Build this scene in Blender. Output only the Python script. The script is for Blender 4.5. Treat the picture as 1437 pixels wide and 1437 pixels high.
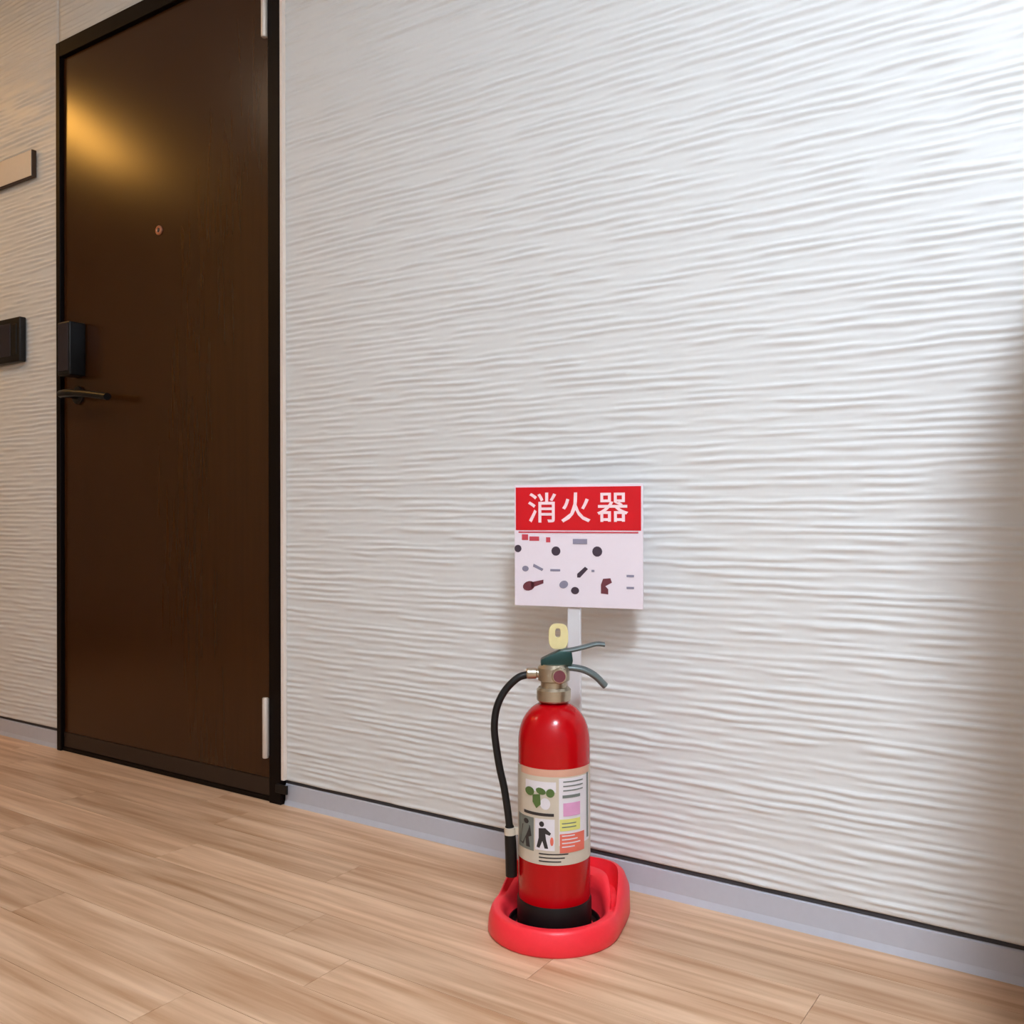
import bpy, bmesh, math, random
import numpy as np
from mathutils import Vector, Matrix

random.seed(7)
for o in list(bpy.data.objects):
    bpy.data.objects.remove(o, do_unlink=True)
scene = bpy.context.scene
COL = scene.collection
PI = math.pi

# ------------------------------------------------------------------ camera
CAM_H, YAW, PITCH, ROLL, F = 0.70, 0.590, 0.0014, -0.0025, 1312.0
WALL_Y = 1.566                                   # front face of the cladding
cam = bpy.data.cameras.new('camera')
cam.sensor_fit = 'HORIZONTAL'
cam.sensor_width = 36.0
cam.lens = 36.0 * F / 1437.0
cam.clip_start = 0.02
cam_o = bpy.data.objects.new('camera', cam)
cam_o.location = (0, 0, CAM_H)
cam_o.rotation_mode = 'XYZ'
cam_o.matrix_world = (Matrix.Translation((0, 0, CAM_H)) @ Matrix.Rotation(YAW, 4, 'Z')
                      @ Matrix.Rotation(PI / 2 + PITCH, 4, 'X') @ Matrix.Rotation(ROLL, 4, 'Z'))
COL.objects.link(cam_o)
scene.camera = cam_o

# ------------------------------------------------------------------ world, exposure
world = bpy.data.worlds.new('world')
scene.world = world
world.use_nodes = True
world.node_tree.nodes['Background'].inputs[0].default_value = (0.9, 0.95, 1.0, 1)
world.node_tree.nodes['Background'].inputs[1].default_value = 0.25
vs = scene.view_settings
vs.view_transform = 'Standard'
vs.look = 'None'
vs.gamma = 1.0
vs.use_curve_mapping = False
vs.exposure = 1.27

CEIL = 2.5
MAIN_LAMP = (0.42, -0.14)          # cool white ceiling lamp by the photographer
MAIN_POWER = 43.0
FAR_POWER = 18.0
WARM_POWER = 14.5

# ------------------------------------------------------------------ helpers
def lin(c):
    return tuple(((v / 255) / 12.92 if v / 255 <= 0.04045 else ((v / 255 + 0.055) / 1.055) ** 2.4) for v in c) + (1.0,)

def mat(name, rgb, rough=0.5, metal=0.0, spec=0.5, bump=0.0, bscale=60.0, var=0.0, emit=None, estr=0.0, coat=0.0):
    m = bpy.data.materials.new(name)
    m.use_nodes = True
    nt = m.node_tree
    b = nt.nodes['Principled BSDF']
    b.inputs['Base Color'].default_value = lin(rgb)
    b.inputs['Roughness'].default_value = rough
    b.inputs['Metallic'].default_value = metal
    b.inputs['Specular IOR Level'].default_value = spec
    b.inputs['Coat Weight'].default_value = coat
    b.inputs['Coat Roughness'].default_value = 0.15
    tc = nt.nodes.new('ShaderNodeTexCoord')
    nz = nt.nodes.new('ShaderNodeTexNoise')
    nz.inputs['Scale'].default_value = bscale
    nz.inputs['Detail'].default_value = 1.0
    nt.links.new(tc.outputs['Object'], nz.inputs['Vector'])
    if var > 0:
        hs = nt.nodes.new('ShaderNodeHueSaturation')
        hs.inputs['Color'].default_value = lin(rgb)
        mr = nt.nodes.new('ShaderNodeMapRange')
        mr.inputs['To Min'].default_value = 1 - var
        mr.inputs['To Max'].default_value = 1 + var
        nt.links.new(nz.outputs['Fac'], mr.inputs['Value'])
        nt.links.new(mr.outputs['Result'], hs.inputs['Value'])
        nt.links.new(hs.outputs['Color'], b.inputs['Base Color'])
    if bump > 0:
        bp = nt.nodes.new('ShaderNodeBump')
        bp.inputs['Strength'].default_value = bump
        bp.inputs['Distance'].default_value = 0.002
        nt.links.new(nz.outputs['Fac'], bp.inputs['Height'])
        nt.links.new(bp.outputs['Normal'], b.inputs['Normal'])
    if emit:
        b.inputs['Emission Color'].default_value = lin(emit)
        b.inputs['Emission Strength'].default_value = estr
    return m

def wood(name, dark, light, along='X', grain=14.0, rough=0.45, spec=0.4, use_random=True, wear=0.5, coat=0.0, bump=0.08):
    m = bpy.data.materials.new(name)
    m.use_nodes = True
    nt = m.node_tree
    N, L = nt.nodes.new, nt.links.new
    b = nt.nodes['Principled BSDF']
    b.inputs['Roughness'].default_value = rough
    b.inputs['Specular IOR Level'].default_value = spec
    b.inputs['Coat Weight'].default_value = coat
    b.inputs['Coat Roughness'].default_value = 0.25
    tc = N('ShaderNodeTexCoord')
    oi = N('ShaderNodeObjectInfo')
    mul = N('ShaderNodeMath'); mul.operation = 'MULTIPLY'; mul.inputs[1].default_value = 37.0
    L(oi.outputs['Random'], mul.inputs[0])
    add = N('ShaderNodeVectorMath'); add.operation = 'ADD'
    L(tc.outputs['Object'], add.inputs[0]); L(mul.outputs[0], add.inputs[1])
    mp = N('ShaderNodeMapping')
    mp.inputs['Scale'].default_value = (0.06, 1, 1) if along == 'X' else (1, 1, 0.06)
    L(add.outputs[0], mp.inputs['Vector'])
    nz = N('ShaderNodeTexNoise'); nz.inputs['Scale'].default_value = grain * 3
    nz.inputs['Detail'].default_value = 6; nz.inputs['Distortion'].default_value = 0.25
    L(mp.outputs[0], nz.inputs['Vector'])
    cr = N('ShaderNodeValToRGB')
    cr.color_ramp.elements[0].position = 0.3; cr.color_ramp.elements[0].color = lin(dark)
    cr.color_ramp.elements[1].position = 0.7; cr.color_ramp.elements[1].color = lin(light)
    L(nz.outputs['Fac'], cr.inputs['Fac'])
    hs = N('ShaderNodeHueSaturation')
    mr = N('ShaderNodeMapRange')
    mr.inputs['To Min'].default_value = 1 - 0.16 * wear
    mr.inputs['To Max'].default_value = 1 + 0.16 * wear
    L(oi.outputs['Random'], mr.inputs['Value'])
    L(mr.outputs[0], hs.inputs['Value'])
    L(cr.outputs['Color'], hs.inputs['Color'])
    L(hs.outputs['Color'], b.inputs['Base Color'])
    bp = N('ShaderNodeBump'); bp.inputs['Strength'].default_value = bump; bp.inputs['Distance'].default_value = 0.001
    L(nz.outputs['Fac'], bp.inputs['Height']); L(bp.outputs['Normal'], b.inputs['Normal'])
    return m

def mesh_from_bm(name, bm, smooth=False, angle=None):
    bmesh.ops.recalc_face_normals(bm, faces=bm.faces)
    me = bpy.data.meshes.new(name)
    bm.to_mesh(me); bm.free()
    if smooth:
        me.polygons.foreach_set('use_smooth', [True] * len(me.polygons))
        if angle is not None:
            me.set_sharp_from_angle(angle=math.radians(angle))
    return me

def obj(name, bm, material, parent=None, smooth=False, angle=35):
    me = bm if isinstance(bm, bpy.types.Mesh) else mesh_from_bm(name, bm, smooth, angle)
    if material and not me.materials:
        me.materials.append(material)
    o = bpy.data.objects.new(name, me)
    COL.objects.link(o)
    if parent:
        o.parent = parent
    return o

def empty(name, loc=(0, 0, 0), rz=0.0):
    o = bpy.data.objects.new(name, None)
    o.empty_display_size = 0.05
    o.location = loc
    o.rotation_euler = (0, 0, rz)
    COL.objects.link(o)
    return o

def tag(o, label, cat, group=None):
    o['label'] = label
    o['category'] = cat
    if group:
        o['group'] = group
    return o

def struct(o, label, cat):
    o['kind'] = 'structure'
    o['label'] = label
    o['category'] = cat
    return o

def add_box(bm, x0, x1, y0, y1, z0, z1, bevel=0.0, seg=2):
    vs_ = [bm.verts.new(p) for p in ((x0, y0, z0), (x1, y0, z0), (x1, y1, z0), (x0, y1, z0),
                                     (x0, y0, z1), (x1, y0, z1), (x1, y1, z1), (x0, y1, z1))]
    fs = [bm.faces.new([vs_[i] for i in f]) for f in ((3, 2, 1, 0), (4, 5, 6, 7), (0, 1, 5, 4), (1, 2, 6, 5), (2, 3, 7, 6), (3, 0, 4, 7))]
    if bevel > 0:
        es = list({e for f in fs for e in f.edges})
        bmesh.ops.bevel(bm, geom=es, offset=bevel, segments=seg, affect='EDGES', profile=0.5)
    return bm

def box(x0, x1, y0, y1, z0, z1, bevel=0.0, seg=2):
    return add_box(bmesh.new(), x0, x1, y0, y1, z0, z1, bevel, seg)

def lathe(profile, n=48, bm=None, cx=0.0, cy=0.0):
    """profile: list of (r, z)"""
    bm = bm or bmesh.new()
    rings = []
    for r, z in profile:
        if r < 1e-6:
            rings.append([bm.verts.new((cx, cy, z))])
        else:
            rings.append([bm.verts.new((cx + r * math.cos(2 * PI * k / n), cy + r * math.sin(2 * PI * k / n), z)) for k in range(n)])
    for a, b in zip(rings, rings[1:]):
        for k in range(n):
            k2 = (k + 1) % n
            if len(a) == 1 and len(b) == 1:
                continue
            if len(a) == 1:
                bm.faces.new((a[0], b[k], b[k2]))
            elif len(b) == 1:
                bm.faces.new((a[k], a[k2], b[0]))
            else:
                bm.faces.new((a[k], a[k2], b[k2], b[k]))
    return bm

def catmull(pts, sub=8):
    P = [Vector(p) for p in pts]
    P = [P[0] * 2 - P[1]] + P + [P[-1] * 2 - P[-2]]
    out = []
    for i in range(1, len(P) - 2):
        for s in range(sub):
            t = s / sub
            a, b, c, d = P[i - 1], P[i], P[i + 1], P[i + 2]
            out.append(0.5 * ((2 * b) + (c - a) * t + (2 * a - 5 * b + 4 * c - d) * t * t + (3 * b - a - 3 * c + d) * t ** 3))
    out.append(P[-2])
    return out

def tube(path, radii, n=16, bm=None, flat=1.0, cap=True):
    """sweep an ellipse (radius, radius*flat) along a list of points; reference normal keeps it untwisted"""
    bm = bm or bmesh.new()
    path = [Vector(p) for p in path]
    if not hasattr(radii, '__len__'):
        radii = [radii] * len(path)
    ref = Vector((0, 1, 0))
    rings = []
    for i, p in enumerate(path):
        t = (path[min(i + 1, len(path) - 1)] - path[max(i - 1, 0)]).normalized()
        u = ref - t * ref.dot(t)
        if u.length < 1e-4:
            u = Vector((1, 0, 0)) - t * t.x
        u.normalize()
        v = t.cross(u)
        ring = [bm.verts.new(p + u * (radii[i] * math.cos(2 * PI * k / n)) + v * (radii[i] * flat * math.sin(2 * PI * k / n))) for k in range(n)]
        rings.append(ring)
    for a, b in zip(rings, rings[1:]):
        for k in range(n):
            bm.faces.new((a[k], a[(k + 1) % n], b[(k + 1) % n], b[k]))
    if cap:
        bm.faces.new(rings[0][::-1]); bm.faces.new(rings[-1])
    return bm

def prism(outline, y0, y1, bevel=0.0):
    """outline in x,z extruded along y"""
    bm = bmesh.new()
    f = bm.faces.new([bm.verts.new((x, y0, z)) for x, z in outline])
    r = bmesh.ops.extrude_face_region(bm, geom=[f])
    bmesh.ops.translate(bm, vec=(0, y1 - y0, 0), verts=[v for v in r['geom'] if isinstance(v, bmesh.types.BMVert)])
    if bevel:
        bmesh.ops.bevel(bm, geom=list(bm.edges), offset=bevel, segments=2, affect='EDGES', profile=0.5)
    return bm

# ------------------------------------------------------------------ materials
M = {}
M['cladding'] = mat('ribbed_white_cladding', (226, 229, 228), 0.42, spec=0.35, bscale=90, var=0.015)
M['plaster'] = mat('plain_white_plaster', (224, 226, 226), 0.8, spec=0.2, bscale=60, var=0.02)
M['ceiling'] = mat('matte_white_ceiling', (232, 230, 226), 0.9, spec=0.1, bscale=50, var=0.01)
M['base_vinyl'] = mat('grey_vinyl_baseboard', (192, 196, 206), 0.33, spec=0.5, bump=0.03, bscale=80, var=0.03)
M['gap_shade'] = mat('painted_gap_shade', (70, 70, 74), 0.7, spec=0.2, bscale=50, var=0.05)  # dark tone stands in for shade under the cladding
M['floor_wood'] = wood('oak_vinyl_plank', (184, 141, 105), (232, 198, 165), 'X', 14, rough=0.42, spec=0.4)
M['subfloor'] = mat('brown_underlay', (96, 72, 52), 0.9, bscale=40, var=0.08)
M['door_wood'] = wood('dark_walnut_veneer', (55, 29, 8), (61, 33, 10), 'Z', 20, rough=0.23, spec=0.40, bump=0.002, wear=0.0)
M['blocker'] = wood('mid_brown_blocker_wood', (150, 124, 100), (172, 146, 120), 'Z', 16, rough=0.5, spec=0.3, wear=0.0)  # for the added shadow blocker beyond the right edge
M['door_rail'] = mat('dark_brown_seal', (40, 24, 14), 0.5, bscale=60, var=0.06)
M['frame'] = mat('black_brown_steel_frame', (12, 5, 4), 0.5, spec=0.15, bump=0.02, bscale=200, var=0.05)
M['satin_metal'] = mat('satin_nickel', (222, 212, 200), 0.45, metal=0.3, bump=0.02, bscale=300)
M['chrome'] = mat('dull_nickel_brass', (186, 176, 156), 0.3, metal=0.9, bump=0.02, bscale=200, var=0.05)
M['brass'] = mat('rose_brass', (186, 128, 98), 0.35, metal=0.6, bscale=200, var=0.03)
M['black_plastic'] = mat('black_plastic', (14, 14, 15), 0.4, spec=0.35, bump=0.03, bscale=300, var=0.05)
M['black_gloss'] = mat('black_gloss_panel', (46, 41, 48), 0.25, spec=0.5, bscale=30, var=0.03)
M['rubber'] = mat('black_hose_rubber', (17, 18, 18), 0.5, spec=0.4, bump=0.05, bscale=400, var=0.06)
M['lever'] = mat('dark_green_grey_lever', (104, 116, 116), 0.4, metal=0.4, bump=0.03, bscale=200, var=0.06)
M['valve_dark'] = mat('dark_teal_valve', (34, 66, 62), 0.35, metal=0.4, bump=0.03, bscale=200, var=0.06)
M['red_enamel'] = mat('red_enamel', (186, 0, 12), 0.2, spec=0.36, bump=0.01, bscale=150, var=0.02)
M['red_plastic'] = mat('red_moulded_plastic', (252, 52, 64), 0.36, spec=0.4, bump=0.04, bscale=160, var=0.03)
M['sign_white'] = mat('sign_white_plastic', (238, 228, 236), 0.35, spec=0.4, bscale=80, var=0.01)
M['sign_red'] = mat('sign_red_print', (214, 10, 26), 0.4, spec=0.4, bscale=60, var=0.03)
M['sign_pink'] = mat('sign_light_lettering', (255, 226, 230), 0.4, spec=0.3, bscale=60, var=0.02)
M['ink_dark'] = mat('sign_dark_ink', (66, 52, 66), 0.5, bscale=90, var=0.05)
M['ink_maroon'] = mat('sign_maroon_ink', (112, 52, 62), 0.5, bscale=90, var=0.05)
M['ink_grey'] = mat('sign_grey_ink', (142, 138, 158), 0.5, bscale=90, var=0.05)
M['ink_red'] = mat('sign_small_red_ink', (206, 70, 84), 0.5, bscale=90, var=0.05)
M['post'] = mat('pale_grey_post_plastic', (222, 222, 224), 0.35, spec=0.4, bscale=80, var=0.02)
M['yellow'] = mat('pale_yellow_plastic', (226, 214, 158), 0.4, spec=0.4, bscale=80, var=0.04)
M['label_base'] = mat('label_silver_cream', (206, 196, 178), 0.4, spec=0.4, bscale=80, var=0.04)
M['label_white'] = mat('label_white', (226, 222, 226), 0.4, bscale=80, var=0.03)
M['label_green'] = mat('label_green', (84, 112, 58), 0.4, bscale=80, var=0.06)
M['label_dark'] = mat('label_dark', (46, 44, 46), 0.4, bscale=80, var=0.06)
M['label_grey'] = mat('label_grey', (116, 124, 118), 0.4, bscale=80, var=0.06)
M['label_pink'] = mat('label_pink', (222, 160, 200), 0.4, bscale=80, var=0.05)
M['label_yellow'] = mat('label_yellow', (224, 222, 128), 0.4, bscale=80, var=0.05)
M['label_peach'] = mat('label_peach', (216, 166, 142), 0.4, bscale=80, var=0.05)
M['label_salmon'] = mat('label_salmon', (226, 112, 92), 0.4, bscale=80, var=0.05)
M['cream_plate'] = mat('cream_sign_face', (226, 218, 206), 0.45, bscale=60, var=0.02)
M['plate_edge'] = mat('dark_brown_sign_edge', (66, 46, 30), 0.5, bscale=60, var=0.05)
M['lamp_trim'] = mat('lamp_white_trim', (235, 235, 232), 0.4, bscale=60, var=0.01)
M['caulk'] = mat('off_white_caulk', (240, 228, 216), 0.6, bscale=90, var=0.02)

# ------------------------------------------------------------------ setting: floor
DX0, DX1, DH = -2.672, -1.713, 2.10            # door frame outer edges
BACK_Y = -0.50
X_MIN, X_MAX = -7.0, 3.0
floor = obj('floor', box(X_MIN, X_MAX, BACK_Y, WALL_Y + 0.12, -0.12, -0.0045), M['subfloor'])
struct(floor, 'light oak wood plank floor running along the ribbed wall', 'floor')
PW, PL = 0.100, 0.90
plank_mesh = mesh_from_bm('plank', box(0.0004, PL - 0.0004, 0.0004, PW - 0.0004, -0.0045, 0.0, 0.0))
plank_mesh.materials.append(M['floor_wood'])
row = 0
y = WALL_Y + 0.012 - PW
while y > BACK_Y - PW:
    x = X_MIN - random.random() * PL
    while x < X_MAX:
        if -4.4 < x < 1.2:
            p = bpy.data.objects.new('plank', plank_mesh)
            p.location = (x, y, 0)
            p.parent = floor
            COL.objects.link(p)
        x += PL
    y -= PW
    row += 1

# ------------------------------------------------------------------ setting: rippled cladding
def value_noise(x, z, sx, sz, seed):
    rng = np.random.RandomState(seed)
    T = rng.rand(256, 256)
    u, v = x / sx + 1000.37, z / sz + 1000.71
    iu, iv = np.floor(u).astype(int), np.floor(v).astype(int)
    fu, fv = u - iu, v - iv
    fu = fu * fu * (3 - 2 * fu); fv = fv * fv * (3 - 2 * fv)
    g = lambda a, b: T[a % 256, b % 256]
    return ((g(iu, iv) * (1 - fu) + g(iu + 1, iv) * fu) * (1 - fv)
            + (g(iu, iv + 1) * (1 - fu) + g(iu + 1, iv + 1) * fu) * fv) * 2 - 1

def ripple(x, z):
    p = 0.0140
    warp = 0.26 * value_noise(x, z, 0.26, 0.040, 1) + 0.15 * value_noise(x, z, 0.07, 0.014, 2)
    ph = z / p + warp
    fr = ph - np.floor(ph)
    # rounded ridge: slow rise, quick undercut
    s = np.where(fr < 0.62, 0.5 - 0.5 * np.cos(PI * fr / 0.62), 0.5 + 0.5 * np.cos(PI * (fr - 0.62) / 0.38))
    amp = np.clip(0.52 + 0.70 * value_noise(x, z, 0.075, 0.012, 3) + 0.35 * value_noise(x, z, 0.028, 0.010, 5), 0.04, 1.0)
    return s * amp * RIP

RIP = 0.0041

def cladding(name, x0, x1, z0, z1, dx, dz, label, parent=None):
    nx, nz = int((x1 - x0) / dx) + 1, int((z1 - z0) / dz) + 1
    X, Z = np.meshgrid(np.linspace(x0, x1, nx), np.linspace(z0, z1, nz))
    H = ripple(X, Z)
    edge = np.clip(np.minimum(X - x0, x1 - X) / 0.004, 0, 1)
    Y = WALL_Y + 0.0014 - H * edge
    front = np.stack([X.ravel(), Y.ravel(), Z.ravel()], 1)
    nfront = nx * nz
    idx = np.arange(nfront).reshape(nz, nx)
    quads = np.stack([idx[:-1, :-1].ravel(), idx[:-1, 1:].ravel(), idx[1:, 1:].ravel(), idx[1:, :-1].ravel()], 1)
    yb = WALL_Y + 0.10
    # thickness: back rim joined by strips along the border
    border = np.concatenate([idx[0, :], idx[1:, -1], idx[-1, -2::-1], idx[-2:0:-1, 0]])
    bv = front[border].copy(); bv[:, 1] = yb
    nb = len(border)
    bi = nfront + np.arange(nb)
    side = np.stack([border, bi, np.roll(bi, -1), np.roll(border, -1)], 1)
    verts = np.concatenate([front, bv]); faces = np.concatenate([quads, side])
    me = bpy.data.meshes.new(name)
    me.vertices.add(len(verts)); me.vertices.foreach_set('co', verts.ravel())
    me.loops.add(len(faces) * 4); me.loops.foreach_set('vertex_index', faces.ravel().astype(np.int32))
    me.polygons.add(len(faces))
    me.polygons.foreach_set('loop_start', np.arange(len(faces), dtype=np.int32) * 4)
    sm = np.ones(len(faces), dtype=bool); sm[len(quads):] = False
    me.polygons.foreach_set('use_smooth', sm)
    me.update(); me.validate()
    me.materials.append(M['cladding'])
    o = bpy.data.objects.new(name, me)
    COL.objects.link(o)
    struct(o, label, 'wall')
    return o

BB_H = 0.060
wall_front = cladding('wall_front', DX1 + 0.006, 0.60, BB_H, CEIL, 0.010, 0.0026,
                      'white wall with wavy horizontal ribs behind the fire extinguisher')
wall_left = cladding('wall_left', -3.60, DX0, BB_H, CEIL, 0.012, 0.0030,
                     'warm lit stretch of ribbed wall left of the dark door')
def plain_wall(name, label, *b):
    return struct(obj(name, box(*b), M['plaster']), label, 'wall')
plain_wall('wall_front_extension', 'plain continuation of the ribbed wall beyond the right edge', 0.60, X_MAX, WALL_Y, WALL_Y + 0.1, 0, CEIL)
plain_wall('wall_left_extension', 'plain continuation of the ribbed wall beyond the left edge', X_MIN, -3.60, WALL_Y, WALL_Y + 0.1, 0, CEIL)
cladding('wall_over_door', DX0, DX1 + 0.006, DH, CEIL, 0.012, 0.0030, 'strip of ribbed white wall above the dark door')
plain_wall('wall_back', 'plain white wall on the near side of the corridor', X_MIN, X_MAX, BACK_Y - 0.1, BACK_Y, 0, CEIL)
plain_wall('wall_left_end', 'plain white wall closing the far left end of the corridor', X_MIN - 0.1, X_MIN, BACK_Y - 0.1, WALL_Y + 0.1, 0, CEIL)
plain_wall('wall_right_end', 'plain white wall closing the right end of the corridor', X_MAX, X_MAX + 0.1, BACK_Y - 0.1, WALL_Y + 0.1, 0, CEIL)
plain_wall('shadow_blocker', 'added unseen low wooden partition standing out from the ribbed wall at right', -0.084, 0.05, 1.16, WALL_Y - 0.004, 0, 1.13).data.materials[0] = M['blocker']  # added out of view only to cast the right-hand shadow
struct(obj('ceiling', box(X_MIN, X_MAX, BACK_Y - 0.1, WALL_Y + 0.1, CEIL, CEIL + 0.1), M['ceiling']), 'plain white corridor ceiling', 'ceiling')

def baseboard(name, x0, x1, label):
    bm = bmesh.new()
    # recessed grey strip with a small rounded toe
    prof = [(WALL_Y + 0.006, BB_H - 0.009), (WALL_Y + 0.003, BB_H - 0.012), (WALL_Y + 0.002, 0.012), (WALL_Y - 0.001, 0.003), (WALL_Y - 0.002, 0.0),
            (WALL_Y + 0.09, 0.0), (WALL_Y + 0.09, BB_H - 0.009)]
    a = [bm.verts.new((x0, py, pz)) for py, pz in prof]
    b = [bm.verts.new((x1, py, pz)) for py, pz in prof]
    n = len(prof)
    for k in range(n):
        bm.faces.new((a[k], a[(k + 1) % n], b[(k + 1) % n], b[k]))
    bm.faces.new(a); bm.faces.new(b[::-1])
    return struct(obj(name, bm, M['base_vinyl']), label, 'baseboard')
baseboard('baseboard_front', DX1 + 0.004, 0.60, 'light grey baseboard under the ribbed wall right of the door')
baseboard('baseboard_left', -3.60, DX0 - 0.001, 'light grey baseboard under the ribbed wall left of the door')
for nm, a, b, lb in (('shade_strip_1', DX1 + 0.004, 0.60, 'dark strip painted as the shadow between ribbed wall and right baseboard'),
                     ('shade_strip_2', -3.60, DX0 - 0.001, 'dark strip painted as the shadow between ribbed wall and left baseboard')):
    struct(obj(nm, box(a, b, WALL_Y + 0.004, WALL_Y + 0.02, BB_H - 0.0085, BB_H - 0.0004), M['gap_shade']), lb, 'trim')  # shade under the cladding's lower edge, put in as a dark strip
struct(obj('trim_3', box(DX1 + 0.0005, DX1 + 0.0105, WALL_Y - 0.009, WALL_Y + 0.05, 0.06, DH + 0.01, 0.001), M['caulk']),
       'thin off-white edge trim along the right door jamb', 'trim')

# ------------------------------------------------------------------ setting: door
door = empty('door_1', ((DX0 + DX1) / 2, WALL_Y, 0))
struct(door, 'dark brown wooden door in a black frame with lever handle', 'door')
def dobj(name, bm, m, parent=door, smooth=False, angle=35):
    """geometry given in world coordinates, re-based to the door's origin"""
    off = Vector(door.location)
    if isinstance(bm, bmesh.types.BMesh):
        bmesh.ops.translate(bm, vec=-off, verts=bm.verts)
    return obj(name, bm, m, parent, smooth, angle)
JW = 0.036
JL = 0.020
fy0, fy1 = WALL_Y - 0.010, WALL_Y + 0.10
leaf_y = WALL_Y + 0.002
dobj('jamb', box(DX0, DX0 + JL, fy0, fy1, 0, DH, 0.0015), M['frame'])
dobj('jamb', box(DX1 - JW - 0.004, DX1, fy0, fy1, 0, DH, 0.0015), M['frame'])
dobj('frame_head', box(DX0 + JL, DX1 - JW - 0.004, fy0, fy1, DH - 0.044, DH, 0.0015), M['frame'])
dobj('threshold', box(DX0 + JL, DX1 - JW - 0.004, WALL_Y - 0.004, fy1, 0.0, 0.012, 0.002), M['frame'])
dobj('frame_shoe', box(DX1 - 0.012, DX1 + 0.028, WALL_Y - 0.016, WALL_Y - 0.0105, 0.030, 0.052, 0.002), M['black_plastic'])
lx0, lx1 = DX0 + JL + 0.003, DX1 - JW - 0.007
leaf = dobj('leaf', box(lx0, lx1, leaf_y, leaf_y + 0.04, 0.055, DH - 0.047, 0.001), M['door_wood'])
dobj('bottom_rail', box(lx0, lx1, leaf_y - 0.003, leaf_y + 0.04, 0.0125, 0.0545, 0.001), M['door_rail'])
for z0, z1 in ((0.108, 0.254), (1.858, 2.004)):
    hx, hy = lx1 - 0.0045, WALL_Y - 0.014
    bm = lathe([(0, z0), (0.0065, z0), (0.0075, z0 + 0.002), (0.0075, z1 - 0.002), (0.0065, z1), (0, z1)], 20, cx=hx, cy=hy)
    h = dobj('hinge', bm, M['satin_metal'], smooth=True)
    bm = box(hx - 0.004, hx + 0.003, hy, leaf_y - 0.0002, z0 + 0.004, z1 - 0.004, 0.0008)
    bmesh.ops.translate(bm, vec=-Vector(door.location), verts=bm.verts)
    obj('hinge_plate', bm, M['satin_metal'], h)
# peephole
def disc_y(x, y0, z, prof, n=28):
    """lathe around the -y axis: prof (r, depth toward the viewer)"""
    bm = lathe(prof, n)
    bmesh.ops.rotate(bm, cent=(0, 0, 0), matrix=Matrix.Rotation(PI / 2, 3, 'X'), verts=bm.verts)
    bmesh.ops.translate(bm, vec=(x, y0, z), verts=bm.verts)
    return bm
ph = dobj('peephole', disc_y(-2.193, leaf_y, 1.466, [(0.013, 0), (0.013, 0.003), (0.011, 0.005), (0.0075, 0.005), (0.006, 0.003)]), M['brass'], smooth=True)
bm = disc_y(-2.193, leaf_y, 1.466, [(0.006, 0.003), (0.004, 0.0045), (0, 0.005)])
bmesh.ops.translate(bm, vec=-Vector(door.location), verts=bm.verts)
obj('lens', bm, M['black_gloss'], ph, smooth=True)
# lock case (upper box) and lever set
lk = dobj('lock_case', box(-2.598, -2.536, leaf_y - 0.052, leaf_y, 1.100, 1.255, 0.005, 3), M['black_plastic'], smooth=True)
bm = box(-2.592, -2.542, leaf_y - 0.0535, leaf_y - 0.0515, 1.112, 1.249, 0.0006)
bmesh.ops.translate(bm, vec=-Vector(door.location), verts=bm.verts)
obj('reader_panel', bm, M['black_gloss'], lk)
rose = dobj('handle_rose', disc_y(-2.572, leaf_y, 1.048, [(0.027, 0), (0.027, 0.006), (0.024, 0.009), (0.013, 0.010), (0.011, 0.030), (0.011, 0.045), (0, 0.045)]), M['black_plastic'], smooth=True)
lp = catmull([(-2.586, leaf_y - 0.046, 1.048), (-2.540, leaf_y - 0.052, 1.047), (-2.45, leaf_y - 0.054, 1.038), (-2.355, leaf_y - 0.050, 1.024)], 6)
dobj('lever_handle', tube(lp, [0.0135] * 8 + [0.012] * (len(lp) - 8), 14, flat=0.85), M['black_plastic'], smooth=True, angle=50)

# ------------------------------------------------------------------ things on the left wall
ic = empty('wall_intercom', (-2.93, WALL_Y - 0.002, 1.24))
tag(ic, 'black wall-mounted intercom panel on the ribbed wall left of the door', 'intercom')
obj('housing', box(-0.085, 0.081, -0.022, 0.0, -0.069, 0.069, 0.004, 3), M['black_plastic'], ic, smooth=True)
obj('screen', box(-0.072, 0.030, -0.0238, -0.0215, -0.050, 0.052, 0.001), M['black_gloss'], ic)
obj('call_button', box(0.044, 0.066, -0.0245, -0.0215, -0.046, 0.048, 0.0015), M['black_plastic'], ic)

sp = empty('room_sign', (-2.94, WALL_Y - 0.002, 1.771))
tag(sp, 'cream room sign plate with dark edges above the black intercom', 'sign')
obj('backing', box(-0.15, 0.149, -0.014, 0.0, -0.042, 0.040, 0.001), M['plate_edge'], sp)
obj('face_plate', box(-0.148, 0.147, -0.0160, -0.0143, -0.040, 0.038, 0.0006), M['cream_plate'], sp)

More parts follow.
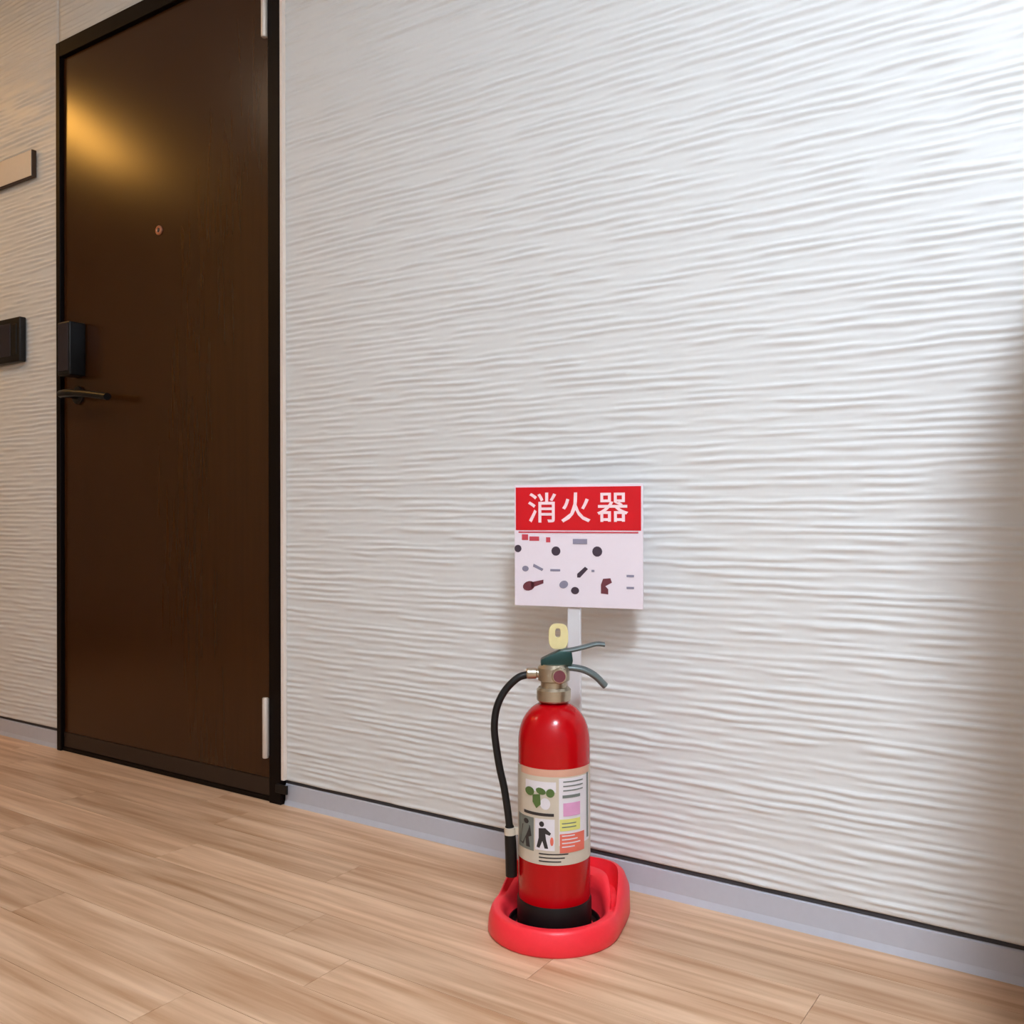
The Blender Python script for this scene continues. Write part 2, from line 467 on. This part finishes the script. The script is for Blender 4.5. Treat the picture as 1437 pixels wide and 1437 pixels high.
# ------------------------------------------------------------------ extinguisher stand with sign
SX, SY, SR = -0.820, 1.350, math.radians(14)
stand = empty('extinguisher_stand', (SX, SY, 0), SR)
tag(stand, 'red plastic floor stand with a post carrying the red and white sign', 'stand')
def stand_base():
    bm = bmesh.new()
    n = 72
    rin = 0.086
    w0 = lambda q: q - rin
    rings = []
    for k in range(n):
        th = 2 * PI * k / n
        c, s = math.cos(th), math.sin(th)
        if s <= 0:
            R = 0.112
        else:
            e = 2 + 2.6 * s ** 0.5
            R = (abs(c / 0.112) ** e + abs(s / 0.158) ** e) ** (-1 / e)
        t = max(0.0, min(1.0, (s - 0.05) / 0.7)); t = t * t * (3 - 2 * t)
        H = 0.040 + 0.040 * t
        g = 0.042 * max(0.0, min(1.0, (w0(R) - 0.026) / 0.014))
        w = R - rin
        prof = [(R - 0.003, 0.0), (R, 0.004), (R - 0.0015, H * 0.55), (R - 0.16 * w - 0.001, H * 0.86), (R - 0.30 * w, H * 0.97),
                (R - 0.40 * w, H), (R - 0.46 * w, H - 0.9 * g), (R - 0.68 * w, H - g), (R - 0.74 * w, H - 0.15 * g), (R - 0.85 * w, H * 0.97 - 0.1 * g), (rin, H * 0.86), (rin - 0.003, H * 0.6), (rin - 0.006, 0.010), (rin - 0.012, 0.006), (0.02, 0.006)]
        rings.append([bm.verts.new((r * c, r * s, z)) for r, z in prof])
    m = len(rings[0])
    for k in range(n):
        a, b = rings[k], rings[(k + 1) % n]
        for j in range(m - 1):
            bm.faces.new((a[j], b[j], b[j + 1], a[j + 1]))
    bm.faces.new([r[-1] for r in rings])
    bm.faces.new([r[0] for r in rings][::-1])
    return bm
obj('base', stand_base(), M['red_plastic'], stand, smooth=True, angle=60)
obj('inner_shade_ring', lathe([(0.0665, 0.0061), (0.0740, 0.0061), (0.0775, 0.016), (0.0755, 0.016), (0.0735, 0.0085), (0.0665, 0.0085), (0.0665, 0.0061)], 56), M['black_plastic'], stand, smooth=True, angle=40)  # black ring put in for the deep shade inside the bowl
obj('post_socket', box(-0.022, 0.022, 0.108, 0.146, 0.050, 0.096, 0.004, 3), M['red_plastic'], stand, smooth=True)
PY = 0.127
obj('post', box(-0.0125, 0.0125, PY - 0.004, PY + 0.004, 0.080, 0.560, 0.002), M['post'], stand)
SGX = 0.008                                       # sign centre relative to the post
sw, sz0, sz1 = 0.120, 0.530, 0.752
sign = obj('sign_panel', prism([(SGX - sw, sz0), (SGX + sw, sz0), (SGX + sw, sz1), (SGX - sw, sz1)], PY - 0.0085, PY - 0.0045, 0.0008), M['sign_white'], stand)
fy = PY - 0.0086
hz0, hz1 = 0.669, 0.7475
obj('header_band', prism([(SGX - sw + 0.003, hz0), (SGX + sw - 0.003, hz0), (SGX + sw - 0.003, hz1), (SGX - sw + 0.003, hz1)], fy - 0.0008, fy), M['sign_red'], sign)

def text_mesh(s, size):
    cu = bpy.data.curves.new('text', 'FONT')
    cu.body = s
    cu.size = size
    cu.align_x = 'CENTER'; cu.align_y = 'CENTER'
    cu.resolution_u = 3
    cu.extrude = 0.0004
    cu.offset = 0.0006
    t = bpy.data.objects.new('text_tmp', cu)
    COL.objects.link(t)
    dg = bpy.context.evaluated_depsgraph_get()
    dg.update()
    me = bpy.data.meshes.new_from_object(t.evaluated_get(dg))
    bpy.data.objects.remove(t, do_unlink=True)
    me.materials.clear()
    return me
for ch, cxs in (('消', -0.066), ('火', -0.002), ('器', 0.066)):
    me = text_mesh(ch, 0.058)
    co = np.array([v.co[:] for v in me.vertices]) if len(me.vertices) else np.zeros((1, 3))
    print('GLYPH', ch, len(me.vertices), co.min(0), co.max(0))
    ctr = (co.min(0) + co.max(0)) / 2
    me.transform(Matrix.Translation((-ctr[0], -ctr[1], 0)))
    me.transform(Matrix.Rotation(PI / 2, 4, 'X'))
    me.materials.append(M['sign_pink'])
    o = obj('character', me, None, sign)
    o.location = (SGX + cxs, fy - 0.0014, (hz0 + hz1) / 2 + 0.002)

def dot_outline(x, z, r, n=14, ex=1.0, rot=0.0):
    return [(x + r * math.cos(2 * PI * k / n) * math.cos(rot) * ex - r * math.sin(2 * PI * k / n) * math.sin(rot),
             z + r * math.cos(2 * PI * k / n) * math.sin(rot) * ex + r * math.sin(2 * PI * k / n) * math.cos(rot)) for k in range(n)]
def sx(u): return SGX - sw + (u - 722) / 180 * 2 * sw          # sign print laid out on its own face
def sz(v): return sz1 - (v - 683) / 169 * (sz1 - sz0)
def mark(name, outline, m, th=0.0006):
    return obj(name, prism(outline, fy - th, fy + 0.0001), m, sign)
for u, v, r in ((727, 772, 0.0068), (782, 775, 0.0085), (840, 775, 0.0092)):
    mark('step_dot', dot_outline(max(sx(u), SGX - sw + r * 1.02), sz(v), r), M['ink_dark'])
def rect(u0, u1, v0, v1): return [(sx(u0), sz(v1)), (sx(u1), sz(v1)), (sx(u1), sz(v0)), (sx(u0), sz(v0))]
for u0, u1, v0, v1 in ((733, 742, 752, 760), (744, 758, 755, 761), (768, 774, 756, 763)):
    mark('small_print', rect(u0, u1, v0, v1), M['ink_red'])
mark('small_print', rect(806, 826, 758, 765), M['ink_grey'])
mark('rule_line', rect(728, 896, 748, 750), M['ink_red'])
# three little instruction drawings
mark('pictogram', dot_outline(sx(743), sz(824), 0.0085, ex=1.4, rot=0.3), M['ink_maroon'])
mark('pictogram', [(sx(746), sz(827)), (sx(764), sz(820)), (sx(764), sz(815)), (sx(746), sz(819))], M['ink_maroon'])
mark('pictogram', dot_outline(sx(738), sz(800), 0.0052, ex=1.2), M['ink_grey'])
mark('pictogram', [(sx(750), sz(793)), (sx(764), sz(800)), (sx(762), sz(803)), (sx(749), sz(797))], M['ink_grey'])
mark('pictogram', [(sx(812), sz(811)), (sx(816), sz(811)), (sx(827), sz(799)), (sx(823), sz(796)), (sx(812), sz(806))], M['ink_dark'])
mark('pictogram', dot_outline(sx(793), sz(821), 0.0068, ex=1.25, rot=0.4), M['ink_grey'])
mark('pictogram', dot_outline(sx(809), sz(829), 0.0066, ex=1.15), M['ink_dark'])
mark('pictogram', [(sx(845), sz(832)), (sx(855), sz(833)), (sx(855), sz(826)), (sx(851), sz(822)), (sx(860), sz(817)), (sx(858), sz(811)), (sx(848), sz(812)), (sx(845), sz(820))], M['ink_maroon'])
mark('pictogram', rect(880, 890, 806, 809), M['ink_grey'])
mark('pictogram', rect(880, 890, 822, 825), M['ink_grey'])
for u0, u1, v in ((774, 788, 800), (832, 836, 800)):
    mark('small_print', rect(u0, u1, v, v + 3), M['ink_grey'])

# ------------------------------------------------------------------ fire extinguisher
EX = empty('fire_extinguisher', (SX, SY, 0.0062), YAW)
tag(EX, 'glossy red fire extinguisher with black hose and printed label standing in red base', 'fire extinguisher')
R = 0.0605
body_prof = [(0, 0.028), (0.040, 0.028), (0.050, 0.030), (0.0575, 0.036), (R, 0.046), (R, 0.306)]
for k in range(1, 15):
    a = k / 15 * PI / 2
    body_prof.append((R * math.cos(a) ** (2 / 2.25), 0.306 + 0.072 * math.sin(a) ** (2 / 2.25)))
body_prof += [(0.016, 0.378), (0.0155, 0.384), (0, 0.384)]
obj('body', lathe(body_prof, 72), M['red_enamel'], EX, smooth=True, angle=50)
obj('base_skirt', lathe([(0.056, 0.0), (0.0625, 0.002), (0.0625, 0.048), (0.0612, 0.052), (0.057, 0.052), (0.050, 0.0285), (0.050, 0.0)], 64), M['black_plastic'], EX, smooth=True)

def curved(r, a0, a1, z0, z1, thick=0.0004):
    """patch wrapped on the cylinder; angle 0 faces the viewer (-y), positive to +x"""
    bm = bmesh.new()
    n = max(2, int((a1 - a0) / 0.07) + 1)
    rows = []
    for k in range(n + 1):
        a = a0 + (a1 - a0) * k / n
        s, c = math.sin(a), -math.cos(a)
        rows.append([bm.verts.new((q * s, q * c, zz)) for q, zz in ((r, z0), (r + thick, z0), (r + thick, z1), (r, z1))])
    for a, b in zip(rows, rows[1:]):
        for j in range(4):
            bm.faces.new((a[j], a[(j + 1) % 4], b[(j + 1) % 4], b[j]))
    bm.faces.new(rows[0]); bm.faces.new(rows[-1][::-1])
    return bm
LZ0, LZ1 = 0.122, 0.276
label = obj('label', curved(R + 0.0001, -1.75, 1.75, LZ0, LZ1), M['label_base'], EX, smooth=True)
def ang(u): return math.asin(max(-0.99, min(0.99, (u - 777.5) / 52.5)))
def zl(v): return LZ1 - (v - 1083) / (1213 - 1083) * (LZ1 - LZ0)
def patch(name, u0, u1, v0, v1, m, lift=1):
    return obj(name, curved(R + 0.0001 + 0.0003 * lift, ang(u0), ang(u1), zl(v1), zl(v0), 0.0003), M[m], label, smooth=True)
patch('label_panel', 782, 826, 1094, 1186, 'label_white')
patch('label_panel', 736, 778, 1099, 1113, 'label_white')
def wrap_poly(pts, m, lift=2):
    """outline in label coordinates wrapped on the cylinder as a thin raised print"""
    q0 = R + 0.0001 + 0.0003 * lift
    bm = bmesh.new()
    lo_, hi_ = [], []
    for u, v in pts:
        t = ang(u)
        lo_.append(bm.verts.new((q0 * math.sin(t), -q0 * math.cos(t), zl(v))))
        hi_.append(bm.verts.new(((q0 + 0.0003) * math.sin(t), -(q0 + 0.0003) * math.cos(t), zl(v))))
    n = len(pts)
    bm.faces.new(hi_); bm.faces.new(lo_[::-1])
    for k in range(n):
        bm.faces.new((lo_[k], lo_[(k + 1) % n], hi_[(k + 1) % n], hi_[k]))
    return obj('pictogram', bm, M[m], label)
def blob(u, v, ru, rv, m, lift=2, n=14, rot=0.0):
    return wrap_poly([(u + ru * math.cos(2 * PI * k / n) * math.cos(rot) - rv * math.sin(2 * PI * k / n) * math.sin(rot),
                       v + ru * math.cos(2 * PI * k / n) * math.sin(rot) + rv * math.sin(2 * PI * k / n) * math.cos(rot)) for k in range(n)], m, lift)
# green emblem with leaf-like shapes
blob(742, 1114, 6, 6, 'label_green', 4); blob(757, 1112, 7, 4.5, 'label_green', 3, rot=0.3); blob(770, 1114, 6, 6, 'label_green', 3)
wrap_poly([(746, 1118), (756, 1116), (757, 1130), (751, 1136), (746, 1128)], 'label_green', 4)
blob(763, 1129, 7, 8, 'label_white', 3)
patch('text_line', 734, 775, 1142, 1146, 'label_dark', 2)
# small figures holding an extinguisher
patch('label_panel', 727, 747, 1150, 1196, 'label_grey', 2)
blob(737, 1157, 3.2, 3.6, 'label_dark', 3)
wrap_poly([(732, 1163), (742, 1162), (744, 1176), (740, 1178), (742, 1192), (737, 1192), (736, 1180), (733, 1191), (729, 1190)], 'label_dark', 3)
patch('label_panel', 749, 776, 1150, 1193, 'label_white', 2)
blob(758, 1157, 3.4, 3.8, 'label_dark', 3)
wrap_poly([(754, 1163), (763, 1162), (771, 1169), (769, 1172), (763, 1170), (764, 1178), (767, 1190), (762, 1190), (759, 1180), (755, 1190), (751, 1189), (754, 1176)], 'label_dark', 3)
blob(772, 1180, 2.4, 6.0, 'label_salmon', 3)
patch('text_line', 788, 812, 1128, 1146, 'label_pink', 3)
patch('text_line', 787, 812, 1117, 1121, 'label_grey', 3)
patch('text_line', 783, 812, 1150, 1166, 'label_yellow', 3)
patch('text_line', 783, 818, 1170, 1196, 'label_salmon', 3)
patch('border_line', 822, 824.5, 1092, 1182, 'label_grey', 3)
patch('band', 730, 826, 1082, 1092, 'label_peach', 1)
for v in (1098, 1104, 1110):
    patch('text_line', 788, 816, v, v + 1.6, 'label_grey', 3)
for v in (1172, 1177, 1182, 1187):
    patch('text_line', 786, 812 - (v % 3) * 4, v, v + 1.5, 'label_white', 4)
for v in (1197, 1202, 1207):
    patch('text_line', 754, 800 - (v % 4) * 5, v, v + 1.6, 'label_dark', 2)
for v in (1155, 1160):
    patch('text_line', 786, 806, v, v + 1.5, 'label_grey', 4)

# neck and valve
obj('neck_ring', lathe([(0, 0.377), (0.026, 0.377), (0.029, 0.380), (0.029, 0.397), (0.0255, 0.401), (0, 0.401)], 40), M['chrome'], EX, smooth=True)
bm = lathe([(0, 0.400), (0.022, 0.400), (0.022, 0.410), (0.027, 0.413), (0.027, 0.434), (0.022, 0.440), (0, 0.440)], 32)
obj('valve_body', bm, M['chrome'], EX, smooth=True)
bm = lathe([(0, -0.046), (0.008, -0.046), (0.0095, -0.044), (0.0095, -0.030), (0.0075, -0.028), (0.0075, -0.018)], 24)
bmesh.ops.rotate(bm, cent=(0, 0, 0), matrix=Matrix.Rotation(PI / 2, 3, 'Y'), verts=bm.verts)
bmesh.ops.translate(bm, vec=(0, 0, 0.424), verts=bm.verts)
obj('hose_coupling', bm, M['chrome'], EX, smooth=True)
bm = lathe([(0.013, 0), (0.013, 0.006), (0.011, 0.008), (0, 0.008)], 28)
bmesh.ops.rotate(bm, cent=(0, 0, 0), matrix=Matrix.Rotation(PI / 2, 3, 'X'), verts=bm.verts)
bmesh.ops.translate(bm, vec=(0.008, -0.026, 0.424), verts=bm.verts)
g = obj('pressure_gauge', bm, M['chrome'], EX, smooth=True)
bm = lathe([(0.010, 0.0082), (0, 0.0084)], 24)
bmesh.ops.rotate(bm, cent=(0, 0, 0), matrix=Matrix.Rotation(PI / 2, 3, 'X'), verts=bm.verts)
bmesh.ops.translate(bm, vec=(0.008, -0.026, 0.424), verts=bm.verts)
obj('gauge_face', bm, M['ink_maroon'], g, smooth=True)
obj('valve_head', prism([(-0.022, 0.438), (0.030, 0.438), (0.032, 0.446), (0.030, 0.461), (0.010, 0.463), (-0.006, 0.456), (-0.022, 0.448)], -0.012, 0.012, 0.002), M['valve_dark'], EX, smooth=True, angle=40)
# upper squeeze lever and lower carrying handle
up = catmull([(0.012, 0, 0.461), (0.030, 0, 0.463), (0.052, 0, 0.468), (0.072, 0, 0.473), (0.086, 0, 0.472)], 6)
obj('squeeze_lever', tube(up, 0.0095, 14, flat=0.44), M['lever'], EX, smooth=True, angle=60)
lo = catmull([(0.016, 0, 0.434), (0.034, 0, 0.433), (0.052, 0, 0.429), (0.070, 0, 0.419), (0.087, 0, 0.402)], 6)
obj('carry_handle', tube(lo, 0.0105, 14, flat=0.56), M['lever'], EX, smooth=True, angle=60)
# yellow safety pin: pull loop standing on the head
def loop_bm():
    bm = bmesh.new()
    n = 28
    ro, ri = [], []
    for k in range(n):
        a = 2 * PI * k / n
        c, s = math.cos(a), math.sin(a)
        e = 3.2
        q = (abs(c) ** e + abs(s) ** e) ** (-1 / e)
        ro.append((0.008 + 0.0165 * q * c, 0.486 + 0.0215 * q * s))
        ri.append((0.007 + 0.0045 * q * c, 0.492 + 0.0075 * q * s))
    rows = []
    for (ax, az), (bx, bz) in zip(ro, ri):
        rows.append([bm.verts.new((ax, -0.003, az)), bm.verts.new((bx, -0.003, bz)), bm.verts.new((bx, 0.003, bz)), bm.verts.new((ax, 0.003, az))])
    for k in range(n):
        a, b = rows[k], rows[(k + 1) % n]
        for j in range(4):
            bm.faces.new((a[j], b[j], b[(j + 1) % 4], a[(j + 1) % 4]))
    bmesh.ops.bevel(bm, geom=[e for e in bm.edges], offset=0.0006, segments=1, affect='EDGES')
    return bm
obj('safety_pin', loop_bm(), M['yellow'], EX, smooth=True, angle=40)
# hose, nozzle and holder clip  (px measured on the extinguisher itself, 1.2 mm per px)
def hx(u): return (u - 778) * 0.001202
def hz(v): return 0.470 - (v - 905) * 0.001202
hp = [(742, 945), (727, 950), (709, 968), (698, 991), (694.5, 1018), (697, 1045), (702, 1076), (708, 1103), (713, 1136), (715.5, 1158)]
hose_path = catmull([(hx(u), -0.004 * min(1, i / 3), hz(v)) for i, (u, v) in enumerate(hp)], 6)
obj('hose', tube(hose_path, 0.0062, 14), M['rubber'], EX, smooth=True, angle=60)
np_ = catmull([(hx(715.5), -0.004, hz(1156)), (hx(716.5), -0.004, hz(1175)), (hx(717.5), -0.004, hz(1196)), (hx(718), -0.004, hz(1226))], 4)
obj('nozzle', tube(np_, [0.0072, 0.0085, 0.0092, 0.0095, 0.0095] + [0.0098] * (len(np_) - 5), 16), M['black_plastic'], EX, smooth=True, angle=40)
bm = tube([(hx(716), -0.004, hz(1158)), (hx(716.3), -0.004, hz(1168))], 0.0100, 18)
add_box(bm, hx(716), -0.050, -0.008, 0.000, hz(1168), hz(1158))
obj('hose_clip', bm, M['label_base'], EX, smooth=True, angle=40)

# ------------------------------------------------------------------ ceiling lamps (above the frame)
def emitter(name, rgb, strength):
    m = mat(name, (235, 235, 232), 0.5, emit=rgb, estr=strength)
    return m
def disc_lamp(x, y, r, rgb, strength, label, group=None):
    t = empty('ceiling_lamp', (x, y, CEIL))
    tag(t, label, 'ceiling lamp', group)
    obj('trim_ring', lathe([(r, -0.0005), (r + 0.025, -0.0005), (r + 0.025, -0.010), (r + 0.015, -0.020), (r, -0.020), (r, -0.0005)], 40), M['lamp_trim'], t, smooth=True)
    obj('diffuser', lathe([(0, -0.014), (r * 0.9, -0.014), (r - 0.0005, -0.012), (r - 0.0005, -0.002), (0, -0.002)], 40), emitter('cool_lamp_diffuser', rgb, strength), t, smooth=True)
    return t
disc_lamp(MAIN_LAMP[0], MAIN_LAMP[1], 0.25, (231, 241, 255), MAIN_POWER * 1.1, 'round white ceiling lamp near the camera')
disc_lamp(-3.0, 0.10, 0.12, (255, 228, 196), FAR_POWER, 'round white ceiling lamp left of the dark door')
# warm strip lamp further along the corridor, mirrored in the satin door
wl = empty('strip_lamp', (-4.07, 0.66, CEIL), math.atan2(0.66, 0.42))
tag(wl, 'warm linear ceiling lamp further left along the corridor', 'ceiling lamp')
obj('lamp_body', box(-0.42, 0.42, -0.075, 0.075, -0.030, -0.0005, 0.004), M['lamp_trim'], wl)
obj('diffuser', box(-0.40, 0.40, -0.060, 0.060, -0.038, -0.0302, 0.003), emitter('warm_lamp_diffuser', (255, 184, 84), WARM_POWER), wl)
